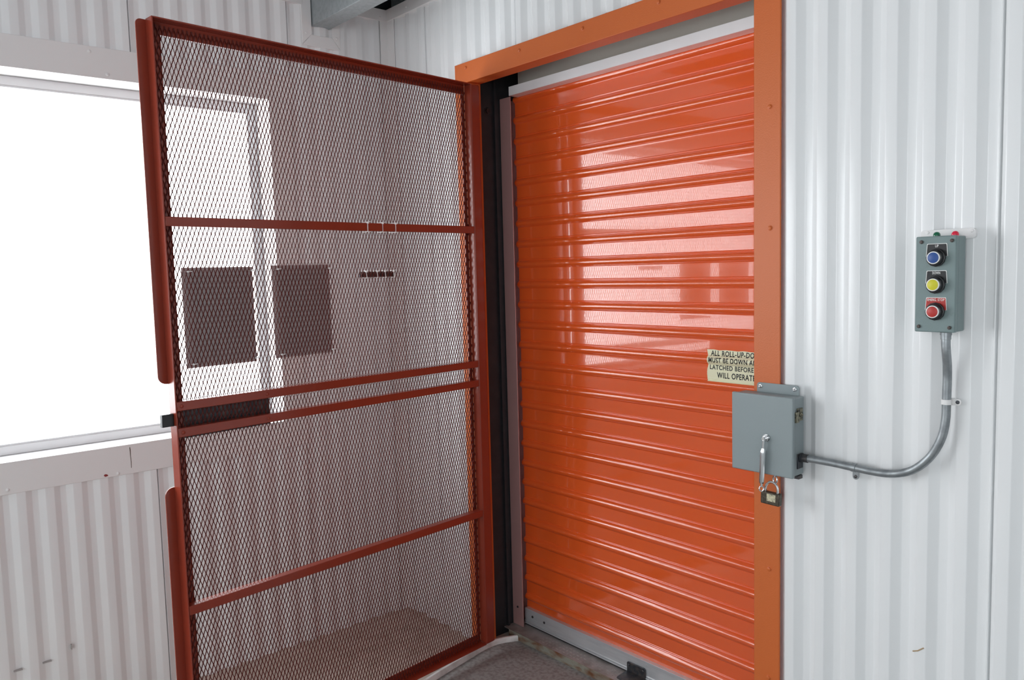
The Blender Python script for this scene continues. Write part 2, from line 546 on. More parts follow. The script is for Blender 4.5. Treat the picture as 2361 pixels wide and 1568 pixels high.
# collar round the beam
cb = MB()
cb.prism([(-0.405, 2.455), (-0.405, 2.70), (-0.362, 2.70), (-0.362, 2.500)], 'x', XL - 0.004, -0.4925)
cb.prism([(-0.405, 2.452), (-0.364, 2.498), (-0.268, 2.498), (-0.232, 2.452)], 'x', XL - 0.004, -0.4935)
cb.prism([(-0.232, 2.455), (-0.268, 2.500), (-0.268, 2.612), (-0.232, 2.612)], 'x', XL - 0.004, -0.4925)
t7 = obj('trim_7', cb, M_TRIM, bevel=0.0006)
tag(t7, 'white mitred collar around the steel beam on the window wall', 'trim', kind='structure')
screws(t7, [(-0.4925, -0.388, 2.50), (-0.4925, -0.248, 2.50)], (1, 0, 0), M_TRIM, 0.004)


def channel(name, y0, y1, z0, z1, x0, x1, label):
    t = 0.003
    c = MB()
    c.prism([(y0, z0), (y1, z0), (y1, z0 + 0.018), (y1 - t, z0 + 0.018), (y1 - t, z0 + t), (y0 + t, z0 + t), (y0 + t, z1 - t), (y1 - t, z1 - t), (y1 - t, z1 - 0.018), (y1, z1 - 0.018), (y1, z1), (y0, z1)], 'x', x0, x1)
    o = obj(name, c, M_BEAM, bevel=0.002)
    tag(o, label, 'beam')
    return o


channel('roof_beam', -0.358, -0.272, 2.535, 2.77, -0.56, 4.6, 'galvanised steel roof beam passing through the window wall')
channel('roof_beam', 0.10, 0.19, 2.70, 2.90, -0.60, 4.6, 'galvanised steel beam hidden above the top of the door wall')

# ---- window
win = empty('window_1', (-0.60, (WY0 + WY1) / 2, WZ0))
tag(win, 'wide overexposed window in the left wall', 'window', kind='structure')
wo = Vector(win.location)


def W(mb):
    mb.v = [(p[0] - wo.x, p[1] - wo.y, p[2] - wo.z) for p in mb.v]
    return mb


rv = MB()
rv.box(-0.64, XL - 0.011, WY0, WY1, WZ1 - 0.001, WZ1 + 0.008).box(-0.64, XL - 0.011, WY0, WY1, WZ0 - 0.008, WZ0 + 0.001)
rv.box(-0.64, XL - 0.011, WY1 - 0.001, WY1 + 0.008, WZ0, WZ1).box(-0.64, XL - 0.011, WY0 - 0.008, WY0 + 0.001, WZ0, WZ1)
obj('reveal', W(rv), M_REVEAL, win, smooth=0)
fw = 0.032
sa = MB()
ya, yb, za, zb = WY0 + 0.001, WY1 - 0.001, WZ0 + 0.001, WZ1 - 0.001
for a, b in ((-0.640, -0.618), (-0.634, -0.622)):
    k = fw if a == -0.640 else fw + 0.007
    sa.box(a, b, ya, yb, zb - k, zb - 0.0015 if a == -0.640 else zb - 0.01).box(a, b, ya, yb, za + 0.0015, za + k)
    sa.box(a, b, yb - k, yb - 0.0015, za + k, zb - k).box(a, b, ya + 0.0015, ya + k, za + k, zb - k)
obj('window_frame', W(sa), M_SASH, win, bevel=0.001)
obj('glass_pane', W(MB().box(-0.630, -0.626, ya + fw, yb - fw, za + fw, zb - fw)), M_GLASS, win, smooth=0)
win2 = empty('fill_window', ((BX0 + BX1) / 2, -5.03, BZ0))
tag(win2, 'large unseen window added behind the viewer to light the room', 'window', kind='structure')
wo = Vector(win2.location)
f3 = MB()
for a, b, c, d in ((BX0, BX1, BZ0 - 0.03, BZ0 + 0.03), (BX0, BX1, BZ1 - 0.03, BZ1 + 0.03), (BX0 - 0.03, BX0 + 0.03, BZ0, BZ1), (BX1 - 0.03, BX1 + 0.03, BZ0, BZ1), (3.52, 3.58, BZ0, BZ1)):
    f3.box(a, b, -5.05, -4.99, c, d)
obj('window_frame', W(f3), M_SASH, win2, bevel=0.002)
obj('glass_pane', W(MB().box(BX0 + 0.02, BX1 - 0.02, -5.032, -5.028, BZ0 + 0.02, BZ1 - 0.02)), M_GLASS, win2, smooth=0)

# ================================================================ orange door frame
FO0, FI0, FI1, FO1 = -0.002, 0.078, 1.355, 1.437
FTI, FTO = 2.244, 2.322
df = empty('door_frame', (0.72, 0, ZF))
tag(df, 'orange painted steel frame around the roll-up door opening', 'door frame')
wo = Vector(df.location)
th = 0.006


def angle_post(inner, outer):
    s = 1 if outer > inner else -1
    return [(inner, 0.0), (outer, 0.0), (outer, th), (inner + s * th, th), (inner + s * th, 0.066), (inner, 0.066)]


obj('side_post', W(MB().prism(angle_post(FI0, FO0), 'z', ZF, FTI)), M_FRAME, df, bevel=0.0018)
obj('side_post', W(MB().prism(angle_post(FI1, FO1), 'z', ZF, FTI)), M_FRAME, df, bevel=0.0018)
hb = MB().prism([(0.0, FTI), (0.0, FTO), (th, FTO), (th, FTI + th), (0.066, FTI + th), (0.066, FTI)], 'x', FO0, FO1)
obj('head_rail', W(hb), M_FRAME, df, bevel=0.0018)
pts = [(x - wo.x, 0 - wo.y, z - wo.z) for x, z in ((1.405, 1.926), (1.406, 1.600), (1.405, 0.638), (1.403, 0.316), (1.029, 2.299), (0.708, 2.298), (0.389, 2.297), (0.071, 2.300), (1.345, 2.299))]
screws(df, pts, (0, -1, 0), M_FRAME, 0.0062, 'screw')

# dark recess lining beside and above the curtain
rc = MB()
rc.box(0.018, 0.030, 0.0665, 0.30, ZF, 2.60)
rc.box(0.030, 0.036, 0.0665, 0.085, ZF, 2.40)
rc.box(0.030, 0.042, 0.165, 0.175, -0.027, 2.40)
rc.box(1.40, 1.412, 0.0665, 0.30, ZF, 2.60)
rc.box(0.018, 1.412, 0.30, 0.31, ZF, 2.60)
rc.box(0.018, 1.412, 0.0665, 0.30, 2.60, 2.61)
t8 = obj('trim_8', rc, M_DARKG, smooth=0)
tag(t8, 'dark steel lining of the recess beside the roll-up door', 'trim', kind='structure')
obj('bolt', MB().lathe((0.030, 0.135, 2.155), (1, 0, 0), [(0, 0.016), (0.002, 0.016), (0.003, 0.011), (0.008, 0.010)], 12), M_BLACK, t8)
lt = MB().box(0.110, 1.399, 0.235, 0.262, 2.2455, 2.52)
t9 = obj('trim_9', lt, M_BEIGE, bevel=0.003)
tag(t9, 'beige grey lintel plate above the white header bar', 'trim', kind='structure')

# ================================================================ roll-up door
door = empty('door_1', (0.72, 0.245, -0.027))
tag(door, 'glossy orange ribbed roll-up steel door, fully lowered', 'roll-up door', kind='structure')
wo = Vector(door.location)
PITCH = 0.0845
YC = 0.250
one = [(0.000, 0.0), (0.003, 0.0), (0.0370, 0.0), (0.0385, 0.0), (0.0395, 0.0014), (0.0405, 0.0019), (0.0415, 0.0014), (0.0424, 0.0004), (0.0436, 0.0003)]
for kk in range(-10, 11):
    dd = kk / 10.0
    one.append((0.0605 + 0.0158 * dd, 0.0006 + 0.0114 * (1 - dd * dd) * (1 - 0.10 * dd * dd)))
one += [(0.0772, 0.0001), (0.0784, 0.0)]
RIDGE0 = 0.5985 + 0.0605


def curtain_profile():
    """(z, protrusion) from top to bottom"""
    res = []
    zt = RIDGE0 + PITCH * 19
    while zt > 0.03:
        for s, p in one:
            z = zt - s
            if 0.030 <= z <= 2.236:
                res.append((z, p))
        zt -= PITCH
    return [(2.240, 0.0)] + res + [(0.028, 0.0)]


CP = curtain_profile()


def curtain_y(z):
    for i in range(len(CP) - 1):
        if CP[i][0] >= z >= CP[i + 1][0]:
            t = (CP[i][0] - z) / (CP[i][0] - CP[i + 1][0] + 1e-9)
            return YC - (CP[i][1] + t * (CP[i + 1][1] - CP[i][1]))
    return YC


cu = MB()
cu.prism([(YC - p, z) for z, p in CP] + [(YC + 0.006, 0.028), (YC + 0.006, 2.240)], 'x', 0.072, 1.396)
obj('curtain', W(cu), M_CURT, door, smooth=50)
bb = MB()
bb.prism([(0.232, 0.046), (0.232, -0.008), (0.2295, -0.010), (0.2295, -0.0125), (0.2325, -0.0135), (0.2325, -0.0150), (0.2275, -0.0165),
          (0.2265, -0.0195), (0.2285, -0.0215), (0.256, -0.0215), (0.256, 0.046)], 'x', 0.076, 1.392)
bbo = obj('bottom_bar', W(bb), M_ALU, door, smooth=30, bevel=0.0006)
obj('rubber_seal', W(MB().box(0.078, 1.390, 0.231, 0.252, -0.0268, -0.0216)), M_BLACK, door)
for x, z in ((0.125, 0.018), (0.198, 0.016)):
    obj('bolt', W(MB().lathe((x, 0.232, z), (0, -1, 0), [(0, 0.0055), (0.0015, 0.0055), (0.002, 0.004)], 12)), M_DARKM, door)
bt = MB()
bt.prism([(0.663, -0.020), (0.663, 0.014), (0.6665, 0.018), (0.747, 0.019), (0.752, 0.014), (0.753, -0.020)], 'y', 0.2255, 0.2305)
bt.prism([(0.663, 0.2255), (0.753, 0.2255), (0.756, 0.190), (0.745, 0.168), (0.700, 0.158), (0.672, 0.158), (0.668, 0.166)], 'z', -0.0215, -0.0170)
br_ = obj('latch_bracket', W(bt), M_DARKM, door, bevel=0.0012)
for x, z in ((0.673, 0.008), (0.742, 0.008)):
    obj('bolt', W(MB().lathe((x, 0.2255, z), (0, -1, 0), [(0, 0.0050), (0.002, 0.0048), (0.0035, 0.003)], 12)), M_DARKM, door)
hd = MB()
hd.prism([(0.190, 2.2085), (0.190, 2.2445), (0.2345, 2.2445), (0.2345, 2.2415), (0.194, 2.2415), (0.194, 2.2115), (0.238, 2.2115), (0.238, 2.2085)], 'x', 0.104, 1.398)
obj('header_bar', W(hd), M_WHITEALU, door, bevel=0.0008)
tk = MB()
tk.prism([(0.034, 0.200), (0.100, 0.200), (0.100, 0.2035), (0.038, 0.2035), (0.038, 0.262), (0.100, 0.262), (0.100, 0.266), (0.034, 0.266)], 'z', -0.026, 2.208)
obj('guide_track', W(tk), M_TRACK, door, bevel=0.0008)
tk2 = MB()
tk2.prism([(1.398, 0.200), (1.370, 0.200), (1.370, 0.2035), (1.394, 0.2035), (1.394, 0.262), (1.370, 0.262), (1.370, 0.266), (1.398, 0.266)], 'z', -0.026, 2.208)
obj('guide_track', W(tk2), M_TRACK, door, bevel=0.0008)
obj('screw', W(MB().lathe((0.066, 0.200, 0.055), (0, -1, 0), [(0, 0.005), (0.002, 0.0045)], 10)), M_BLACK, door)

# warning sticker that follows the ribs
st = empty('warning_sticker', (1.11, 0.238, 1.17))
tag(st, 'cream warning sticker with black capitals stuck on the roll-up door beside the right post', 'sticker')
wo = Vector(st.location)
SX0, SX1, SZ0, SZ1 = 1.021, 1.320, 1.1175, 1.2235
zs = []
z = SZ1
while z > SZ0:
    zs.append(z)
    z -= 0.0012
zs.append(SZ0)
sm = MB()
NX = 14
jag = [random.uniform(-0.0016, 0.0016) for _ in zs]
vs, fs = [], []
for i, z in enumerate(zs):
    for j in range(NX):
        x = SX0 + (SX1 - SX0) * j / (NX - 1)
        if j == 0:
            x += 0.004 * math.sin(z * 70) + jag[i] * 0.5
        zz = z
        if i == 0:
            zz = z + 0.0012 * math.sin(j * 2.3)
        vs.append((x, curtain_y(z) - 0.0006, zz))
for i in range(len(zs) - 1):
    for j in range(NX - 1):
        a = i * NX + j
        fs.append((a, a + 1, a + NX + 1, a + NX))
k = len(vs)
vs += [(x, y + 0.0005, z) for x, y, z in vs]
fs += [tuple(q + k for q in f)[::-1] for f in fs]
sm.add(vs, fs)
stb = obj('sticker_sheet', W(sm), M_STICK, st, smooth=60)


def sticker_text(s, x0, x1, ztop, zbot, slant=0.0, mirror_size=None):
    me = text_mesh(s, 1.0, 1.0, 1.12, 'LEFT', 0.022)
    xs = [v.co.x for v in me.vertices]
    ys = [v.co.y for v in me.vertices]
    a0, a1, b0, b1 = min(xs), max(xs), 0.0, 0.73
    bm = bmesh.new()
    bm.from_mesh(me)
    for v in bm.verts:
        v.co = Vector((x0 + (v.co.x - a0) / (a1 - a0) * (x1 - x0), 0, zbot + (v.co.y - b0) / (b1 - b0) * (ztop - zbot)))
    zz = zbot - 0.002
    while zz < ztop + 0.002:
        bmesh.ops.bisect_plane(bm, geom=bm.verts[:] + bm.edges[:] + bm.faces[:], plane_co=(0, 0, zz), plane_no=(0, 0, 1))
        zz += 0.0015
    for v in bm.verts:
        v.co.y = curtain_y(v.co.z) - 0.0011
        v.co -= Vector(wo)
    bm.to_mesh(me)
    bm.free()
    me.materials.clear()
    me.materials.append(M_INK)
    o = bpy.data.objects.new('lettering', me)
    COL.objects.link(o)
    o.parent = st


sticker_text('ALL ROLL-UP-DOORS', 1.034, 1.238, 1.2215, 1.2040)
sticker_text('MUST BE DOWN AND', 1.031, 1.228, 1.1990, 1.1825)
sticker_text('LATCHED BEFORE', 1.029, 1.195, 1.1735, 1.1580)
sticker_text('WILL OPERATE', 1.057, 1.2015, 1.1500, 1.1310)

# ================================================================ threshold
tp = empty('threshold', (0.72, 0.15, ZF))
tag(tp, 'scuffed tread plate threshold with a rusty front edge under the roll-up door', 'threshold')
wo = Vector(tp.location)
obj('tread_plate', W(MB().box(0.031, 1.399, 0.1505, 0.2995, -0.0325, -0.0275)), M_TREAD, tp, bevel=0.0008)
obj('front_edge', W(MB().box(0.066, 1.395, 0.146, 0.150, ZF + 0.0005, -0.0272)), M_RUST, tp, bevel=0.001)
lug = MB()
ix = 0
x = 0.24
while x < 1.38:
    for iy in range(3):
        y = 0.168 + iy * 0.020
        if (ix + iy) % 2 == 0:
            dx, dy = 0.0022, 0.0070
        else:
            dx, dy = 0.0070, 0.0022
        jj = 10
        ring = [(x + dx * math.cos(2 * math.pi * q / jj), y + dy * math.sin(2 * math.pi * q / jj), -0.0275) for q in range(jj)]
        ring2 = [(x + 0.5 * dx * math.cos(2 * math.pi * q / jj), y + 0.6 * dy * math.sin(2 * math.pi * q / jj), -0.0262) for q in range(jj)]
        lug.add(ring + ring2, [(q, (q + 1) % jj, jj + (q + 1) % jj, jj + q) for q in range(jj)] + [tuple(range(jj, 2 * jj))])
    ix += 1
    x += 0.020
obj('tread_lugs', W(lug), M_TREAD, tp)

# ================================================================ mesh gate
GANG = math.radians(-83.6)
gate = empty('mesh_gate', (0.156, -0.007, 0.0), GANG)
tag(gate, 'tall dark orange steel gate of expanded metal mesh, swung open beside the roll-up door', 'gate')
GH, GU = 2.218, 1.250
obj('hinge_stile', MB().box(-0.005, 0.043, -0.040, 0.0, 0.0, GH), M_GATE, gate, bevel=0.006, seg=3)
obj('gap_block_strip', MB().box(-0.0105, -0.0055, -0.0785, -0.0405, 0.01, GH - 0.01), M_GATE, gate, bevel=0.0008)  # unseen strip added to block window light between stile and frame
hs = MB().box(0.0432, 0.060, -0.040, -0.0365, 0.004, GH - 0.004)
obj('inner_flange', hs, M_GATE, gate, bevel=0.0008)
fs_ = MB().prism([(GU, 0.0), (GU, -0.040), (GU - 0.038, -0.040), (GU - 0.038, -0.036), (GU - 0.004, -0.036), (GU - 0.004, 0.0)], 'z', 0.0, GH)
obj('free_stile', fs_, M_GATE, gate, bevel=0.0012)
tr_ = MB().prism([(0.0, GH), (-0.040, GH), (-0.040, GH - 0.038), (-0.036, GH - 0.038), (-0.036, GH - 0.004), (0.0, GH - 0.004)], 'x', 0.0435, GU - 0.0045)
obj('top_rail', tr_, M_GATE, gate, bevel=0.0012)
br2 = MB().prism([(0.0, 0.0), (-0.040, 0.0), (-0.040, 0.038), (-0.036, 0.038), (-0.036, 0.004), (0.0, 0.004)], 'x', 0.0435, GU - 0.0045)
obj('bottom_rail', br2, M_GATE, gate, bevel=0.0012)
for z0, z1 in ((1.650, 1.677), (1.129, 1.155), (1.053, 1.079), (0.530, 0.557)):
    obj('crossbar', MB().box(0.0435, GU - 0.0045, -0.030, -0.0005, z0, z1), M_GATE, gate, bevel=0.0015)
# rounded cover plates along the free edge


def round_plate(z0, z1, r0, r1, u0=1.222, u1=1.277):
    pl = [(u0, z0)]
    for k in range(7):
        a = -math.pi / 2 + k * math.pi / 12
        pl.append((u1 - r0 + r0 * math.cos(a), z0 + r0 + r0 * math.sin(a)))
    for k in range(7):
        a = k * math.pi / 12
        pl.append((u1 - r1 + r1 * math.cos(a), z1 - r1 + r1 * math.sin(a)))
    pl.append((u0, z1))
    return MB().prism(pl, 'y', -0.0445, -0.0402)


obj('edge_plate', round_plate(1.205, GH - 0.002, 0.024, 0.014), M_GATE, gate, bevel=0.0008)
obj('edge_plate', round_plate(0.004, 0.905, 0.014, 0.024), M_GATE, gate, bevel=0.0008)
# expanded metal
SU, LZ = 0.01275, 0.0335
U0, U1, Z0, Z1 = 0.046, GU - 0.012, 0.008, GH - 0.010
tw, tn = 0.00108, 0.0007
bond = 0.0036


def strand(vs, fs, p, q, w, tn, ym, tilt):
    dx, dz = q[0] - p[0], q[1] - p[1]
    L = math.hypot(dx, dz)
    nx, nz = -dz / L * w, dx / L * w
    b = len(vs)
    for (x, z) in (p, q):
        vs.append((x + nx, ym - tn - tilt, z + nz))
        vs.append((x - nx, ym - tn + tilt, z - nz))
        vs.append((x - nx, ym + tn + tilt, z - nz))
        vs.append((x + nx, ym + tn - tilt, z + nz))
    fs += [(b, b + 1, b + 5, b + 4), (b + 1, b + 2, b + 6, b + 5), (b + 2, b + 3, b + 7, b + 6), (b + 3, b, b + 4, b + 7)]


vs, fs = [], []
YM = -0.0335
nrow = int((Z1 - Z0) / (LZ / 2)) + 1
ncol = int((U1 - U0) / SU) + 1
for r in range(nrow):
    zc = Z0 + r * LZ / 2
    for c in range(ncol):
        uc = U0 + c * SU + (SU / 2 if r % 2 else 0)
        if uc > U1:
            continue
        strand(vs, fs, (uc, zc - bond), (uc, zc + bond), tw * 1.75, tn, YM, 0.0)
        if zc + LZ / 2 > Z1:
            continue
        for sgn in (-1, 1):
            q = (uc + sgn * SU / 2, zc + LZ / 2 - bond)
            if q[0] < U0 - 0.001 or q[0] > U1:
                continue
            a = (uc + sgn * tw * 0.8, zc + bond * 0.9)
            b_ = (q[0] - sgn * tw * 0.8, q[1] + bond * 0.1)
            mid1 = (uc + sgn * SU * 0.19, zc + LZ * 0.175)
            mid2 = (q[0] - sgn * SU * 0.19, q[1] + bond - LZ * 0.175)
            tl = sgn * 0.0004
            strand(vs, fs, a, mid1, tw, tn, YM, tl)
            strand(vs, fs, mid1, mid2, tw, tn, YM, tl)
            strand(vs, fs, mid2, b_, tw, tn, YM, tl)
me = bpy.data.meshes.new('mesh_panel')
me.from_pydata(vs, [], fs)
me.materials.append(M_MESH)
mp = bpy.data.objects.new('mesh_panel', me)
COL.objects.link(mp)
mp.parent = gate
# lock box behind the mesh with its bolt
lb = MB().box(0.930, 1.222, -0.085, -0.0455, 1.040, 1.150)
obj('lock_cover', lb, M_DARKM, gate, bevel=0.002)
obj('latch_bolt', MB().box(1.2502, 1.284, -0.030, -0.014, 1.086, 1.122), M_BLACK, gate, bevel=0.0015)
for u, z in ((1.232, 1.142), (0.962, 1.142), (0.962, 1.066), (1.232, 1.066)):
    obj('screw', MB().lathe((u, -0.0005, z), (0, 1, 0), [(0, 0.0055), (0.0015, 0.005), (0.0028, 0.003)], 12), M_GATE, gate)
# hinges behind the stile
for z in (0.28, 1.10, 1.95):
    obj('hinge', MB().tube([(-0.014, -0.030, z - 0.05), (-0.014, -0.030, z + 0.05)], 0.009, 12).box(-0.012, 0.0, -0.034, -0.026, z - 0.045, z + 0.045), M_GATE, gate)


def gate_point(u, y, z):
    c, s = math.cos(GANG), math.sin(GANG)
    return (0.156 + c * u - s * y, -0.007 + s * u + c * y, z)


def tie_mesh(z0, z1, y0, y1, head=True):
    r = 0.0013
    b = MB()
    pth = [(0, y1, z0), (0, y1, (z0 + z1) / 2), (0, y1, z1), (0, (y0 + y1) / 2, z1 + 0.001), (0, y0, z1), (0, y0, z0), (0, (y0 + y1) / 2, z0 - 0.001)]
    b.tube(pth, r, 6, closed=True)
    if head:
        b.box(-0.0028, 0.0028, y1 - 0.002, y1 + 0.004, z1 - 0.004, z1 + 0.002)
        b.tube([(0, y1 + 0.002, z1), (-0.004, y1 + 0.010, z1 + 0.003)], 0.0009, 5)
    return b


where = ['nearest the free edge of the gate', 'in the middle of the three', 'nearest the hinge side of the gate']
for i, u in enumerate((0.554, 0.490, 0.433)):
    b = tie_mesh(1.648, 1.6785, -0.037, 0.0012)
    b.v = [(p[0] + random.uniform(-0.0005, 0.0005), p[1], p[2] - 1.648) for p in b.v]
    b.box(-0.012, 0.0, -0.001, 0.0010, -0.0018, 0.0005)
    o = obj('cable_tie', b, M_NYLON)
    o.location = gate_point(u, 0, 1.648)
    o.rotation_euler = (0, 0, GANG)
    tag(o, 'white cable tie around the upper gate crossbar, ' + where[i], 'cable tie', 'cable ties around the upper crossbar')

# sign plates tied behind the mesh
for i, (u0, u1, z0, z1) in enumerate(((0.964, 1.188, 1.242, 1.535), (0.684, 0.898, 1.244, 1.538))):
    sp = empty('sign_plate', gate_point((u0 + u1) / 2, -0.048, z0), GANG)
    tag(sp, ('grey rectangular sign plate tied behind the mesh, nearer the free edge of the gate',
             'grey rectangular sign plate tied behind the mesh, nearer the hinges')[i], 'sign', 'sign plates tied behind the gate mesh')
    w, h = (u1 - u0) / 2, z1 - z0
    obj('plate', MB().box(-w, w, -0.002, 0.0, 0, h), M_SIGN, sp, bevel=0.0006)
    for a, b in ((-w + 0.012, 0.012), (w - 0.012, 0.012), (-w + 0.012, h - 0.012), (w - 0.012, h - 0.012)):
        mbt = MB().tube([(a, -0.003, b), (a, 0.0165, b)], 0.0012, 6)
        mbt.lathe((a, 0.0165, b), (0, 1, 0), [(0, 0.003), (0.003, 0.0034), (0.005, 0.002)], 8)
        mbt.tube([(a, 0.018, b), (a - 0.012, 0.019, b + 0.001)], 0.0013, 6)
        mbt.tube([(a + 0.004, -0.003, b), (a - 0.004, -0.003, b)], 0.0013, 6)
        obj('cable_tie', mbt, M_NYLON, sp)

# small dark strip held by four ties
ms = empty('label_strip', gate_point(0.486, -0.044, 1.4925), GANG)
tag(ms, 'narrow dark strip held behind the gate mesh by four white cable ties', 'strip')
obj('strip', MB().box(-0.077, 0.077, -0.004, 0.0, 0, 0.019), M_DARKM, ms, bevel=0.0006)
for a in (-0.062, -0.024, 0.011, 0.058):
    b = tie_mesh(-0.002, 0.021, -0.0055, 0.0145)
    b.v = [(p[0] + a + 0.15 * (p[2] - 0.01), p[1], p[2]) for p in b.v]
    obj('cable_tie', b, M_NYLON, ms)

# ================================================================ interlock box on the right post
ib = empty('interlock_box', (1.42, -0.001, 0.93))
tag(ib, 'grey steel electrical box bolted to the right orange post', 'electrical box')
wo = Vector(ib.location)
X0, X1, BZT, BZB = 1.327, 1.512, 1.148, 0.930
obj('box_body', W(MB().box(X0 + 0.002, X1 - 0.002, -0.054, -0.0008, BZB + 0.003, BZT - 0.003)), M_GREY, ib, bevel=0.003, seg=3)
lid = MB().box(X0, X1 + 0.003, -0.067, -0.0545, BZB, BZT)
lido = obj('lid', W(lid), M_GREY, ib, bevel=0.0035, seg=3)
tb = []
for k in range(7):
    a = math.pi - k * math.pi / 12
    tb.append((1.376 + 0.008 * math.cos(a), 1.1635 + 0.008 * math.sin(a)))
for k in range(7):
    a = math.pi / 2 - k * math.pi / 12
    tb.append((1.489 + 0.008 * math.cos(a), 1.1635 + 0.008 * math.sin(a)))
tb += [(1.497, 1.140), (1.368, 1.140)]
obj('mounting_tab', W(MB().prism(tb, 'y', -0.0045, -0.0012)), M_GREY, ib, bevel=0.0006)
for x in (1.379, 1.484):
    obj('bolt', W(MB().lathe((x, -0.0045, 1.1605), (0, -1, 0), [(0, 0.0058), (0.001, 0.0058), (0.0012, 0.0042), (0.005, 0.0042), (0.0065, 0.0025)], 6)), M_CHROME, ib)
cl = MB()
cl.box(X1 - 0.002, X1 + 0.0015, -0.040, -0.014, 1.082, 1.116)
cl.box(X1 + 0.0015, X1 + 0.0065, -0.0545, -0.040, 1.080, 1.108)
cl.lathe((X1 + 0.0015, -0.026, 1.098), (1, 0, 0), [(0, 0.006), (0.003, 0.006), (0.004, 0.0035), (0.007, 0.003)], 10)
obj('side_latch', W(cl), mat('old_brass_clip', (0.30, 0.28, 0.20), 0.4, metal=0.7, mottle=1.0, mscale=120, mcol=(0.03, 0.03, 0.03)), ib, bevel=0.0005)
obj('side_bracket', W(MB().box(X1 - 0.002, X1 + 0.0015, -0.038, -0.012, 0.952, 0.992)), M_DARKM, ib, bevel=0.0005)
obj('bottom_clip', W(MB().box(1.478, 1.512, -0.030, -0.010, 0.922, 0.9325)), M_DARKM, ib, bevel=0.001)
# eye bolt and link rod
eb = MB()
eb.lathe((1.437, -0.067, 1.031), (0, -1, 0), [(0, 0.0105), (0.0018, 0.0105), (0.0019, 0.0075), (0.005, 0.0075), (0.0051, 0.0092), (0.007, 0.0092), (0.0071, 0.006), (0.012, 0.006), (0.0121, 0.0048), (0.017, 0.0045)], 16)
ebo = obj('eye_bolt', W(eb), M_CHROME, ib)
rod = MB()
rod.tube([(1.437, -0.080, 1.026), (1.4355, -0.080, 1.000)], 0.0042, 10)
rod.tube([(1.4358, -0.080, 1.004), (1.4353, -0.080, 0.998), (1.434, -0.080, 0.990), (1.430, -0.079, 0.912), (1.4298, -0.079, 0.906)], 0.0065, 8, radii=[0.0045, 0.0062, 0.0072, 0.0072, 0.0055])
rod.tube([(1.4297, -0.079, 0.907), (1.4295, -0.079, 0.897)], 0.003, 8)
rg = [(1.4294 + 0.0065 * math.cos(a), -0.079 + 0.002 * math.sin(a), 0.891 + 0.0065 * math.sin(a)) for a in [2 * math.pi * k / 14 for k in range(14)]]
rod.tube(rg, 0.0019, 8, closed=True)
obj('link_rod', W(rod), M_CHROME, ib)
ey = MB().tube([(1.458 + 0.0075 * math.cos(a), -0.058 - 0.003 * math.cos(a), 0.918 + 0.0095 * math.sin(a)) for a in [2 * math.pi * k / 16 for k in range(16)]], 0.0024, 8, closed=True)
ey.tube([(1.458, -0.058, 0.926), (1.458, -0.058, 0.932)], 0.004, 8)
obj('hasp_eye', W(ey), M_CHROME, ib)

# padlock
pk = empty('padlock', (1.452, -0.068, 0.850), math.radians(4))
tag(pk, 'dark steel padlock with a worn pale label hanging under the grey box', 'padlock')
pk.rotation_euler = (0, math.radians(2.0), math.radians(2))
pb = MB().box(-0.0275, 0.0275, -0.009, 0.009, 0.0, 0.034)
obj('lock_body', pb, M_BRASSL, pk, bevel=0.003, seg=3)
shp = [(-0.018, 0, 0.030), (-0.018, 0, 0.042)] + [(-0.018 * math.cos(a), 0, 0.042 + 0.020 * math.sin(a)) for a in [math.pi * k / 12 for k in range(1, 12)]] + [(0.018, 0, 0.042), (0.018, 0, 0.030)]
obj('shackle', MB().tube(shp, 0.0033, 10), M_CHROME, pk)
obj('lock_label', MB().box(-0.009, 0.017, -0.0096, -0.0088, 0.010, 0.030), M_LOCKLBL, pk, bevel=0.0003)

# ================================================================ control station
cs = empty('control_station', (1.863, -0.002, 1.335))
tag(cs, 'grey green lift control station with three push buttons on the ribbed wall', 'control panel')
wo = Vector(cs.location)
CX0, CX1, CZB, CZT, CY = 1.8195, 1.9075, 1.336, 1.555, -0.060
obj('box_body', W(MB().box(CX0 + 0.001, CX1 - 0.001, CY + 0.016, -0.003, CZB + 0.001, CZT - 0.001)), M_GREYG, cs, bevel=0.003, seg=3)
obj('front_cover', W(MB().box(CX0, CX1, CY, CY + 0.0155, CZB, CZT)), M_GREYG, cs, bevel=0.003, seg=3)
bp = []
for (cx, cz_, a0) in ((1.918, 1.5645, 0), (1.815, 1.5645, 1), (1.815, 1.556, 2), (1.918, 1.554, 3)):
    for k in range(6):
        a = a0 * math.pi / 2 + k * math.pi / 10
        bp.append((cx + 0.0085 * math.cos(a), cz_ + 0.0065 * math.sin(a)))
obj('mounting_plate', W(MB().prism(bp, 'y', -0.0028, 0.0075)), M_TRIM, cs, bevel=0.0005)
for x in (1.822, 1.918):
    obj('screw', W(MB().lathe((x, -0.0028, 1.565), (0, -1, 0), [(0, 0.004), (0.0015, 0.0036), (0.002, 0.002)], 10)), M_TRIM, cs)
for x, z in ((1.8325, 1.5425), (1.8985, 1.5435), (1.8295, 1.3485), (1.8965, 1.3475)):
    obj('cover_screw', W(MB().lathe((x, CY, z), (0, -1, 0), [(0, 0.0042), (0.0028, 0.0042), (0.003, 0.0034), (0.0045, 0.003)], 8)), mat('dark_screw', (0.09, 0.075, 0.07), 0.35, metal=0.7), cs)
for x, mt_, nm in ((1.8575, M_GREEN, 'green_lamp'), (1.897, M_REDL, 'red_lamp')):
    obj(nm, W(MB().lathe((x, -0.040, CZT - 0.0005), (0, 0, 1), [(0, 0.0078), (0.004, 0.0078), (0.007, 0.0068), (0.0095, 0.0045), (0.0105, 0.0015)], 18)), mt_, cs, smooth=60)
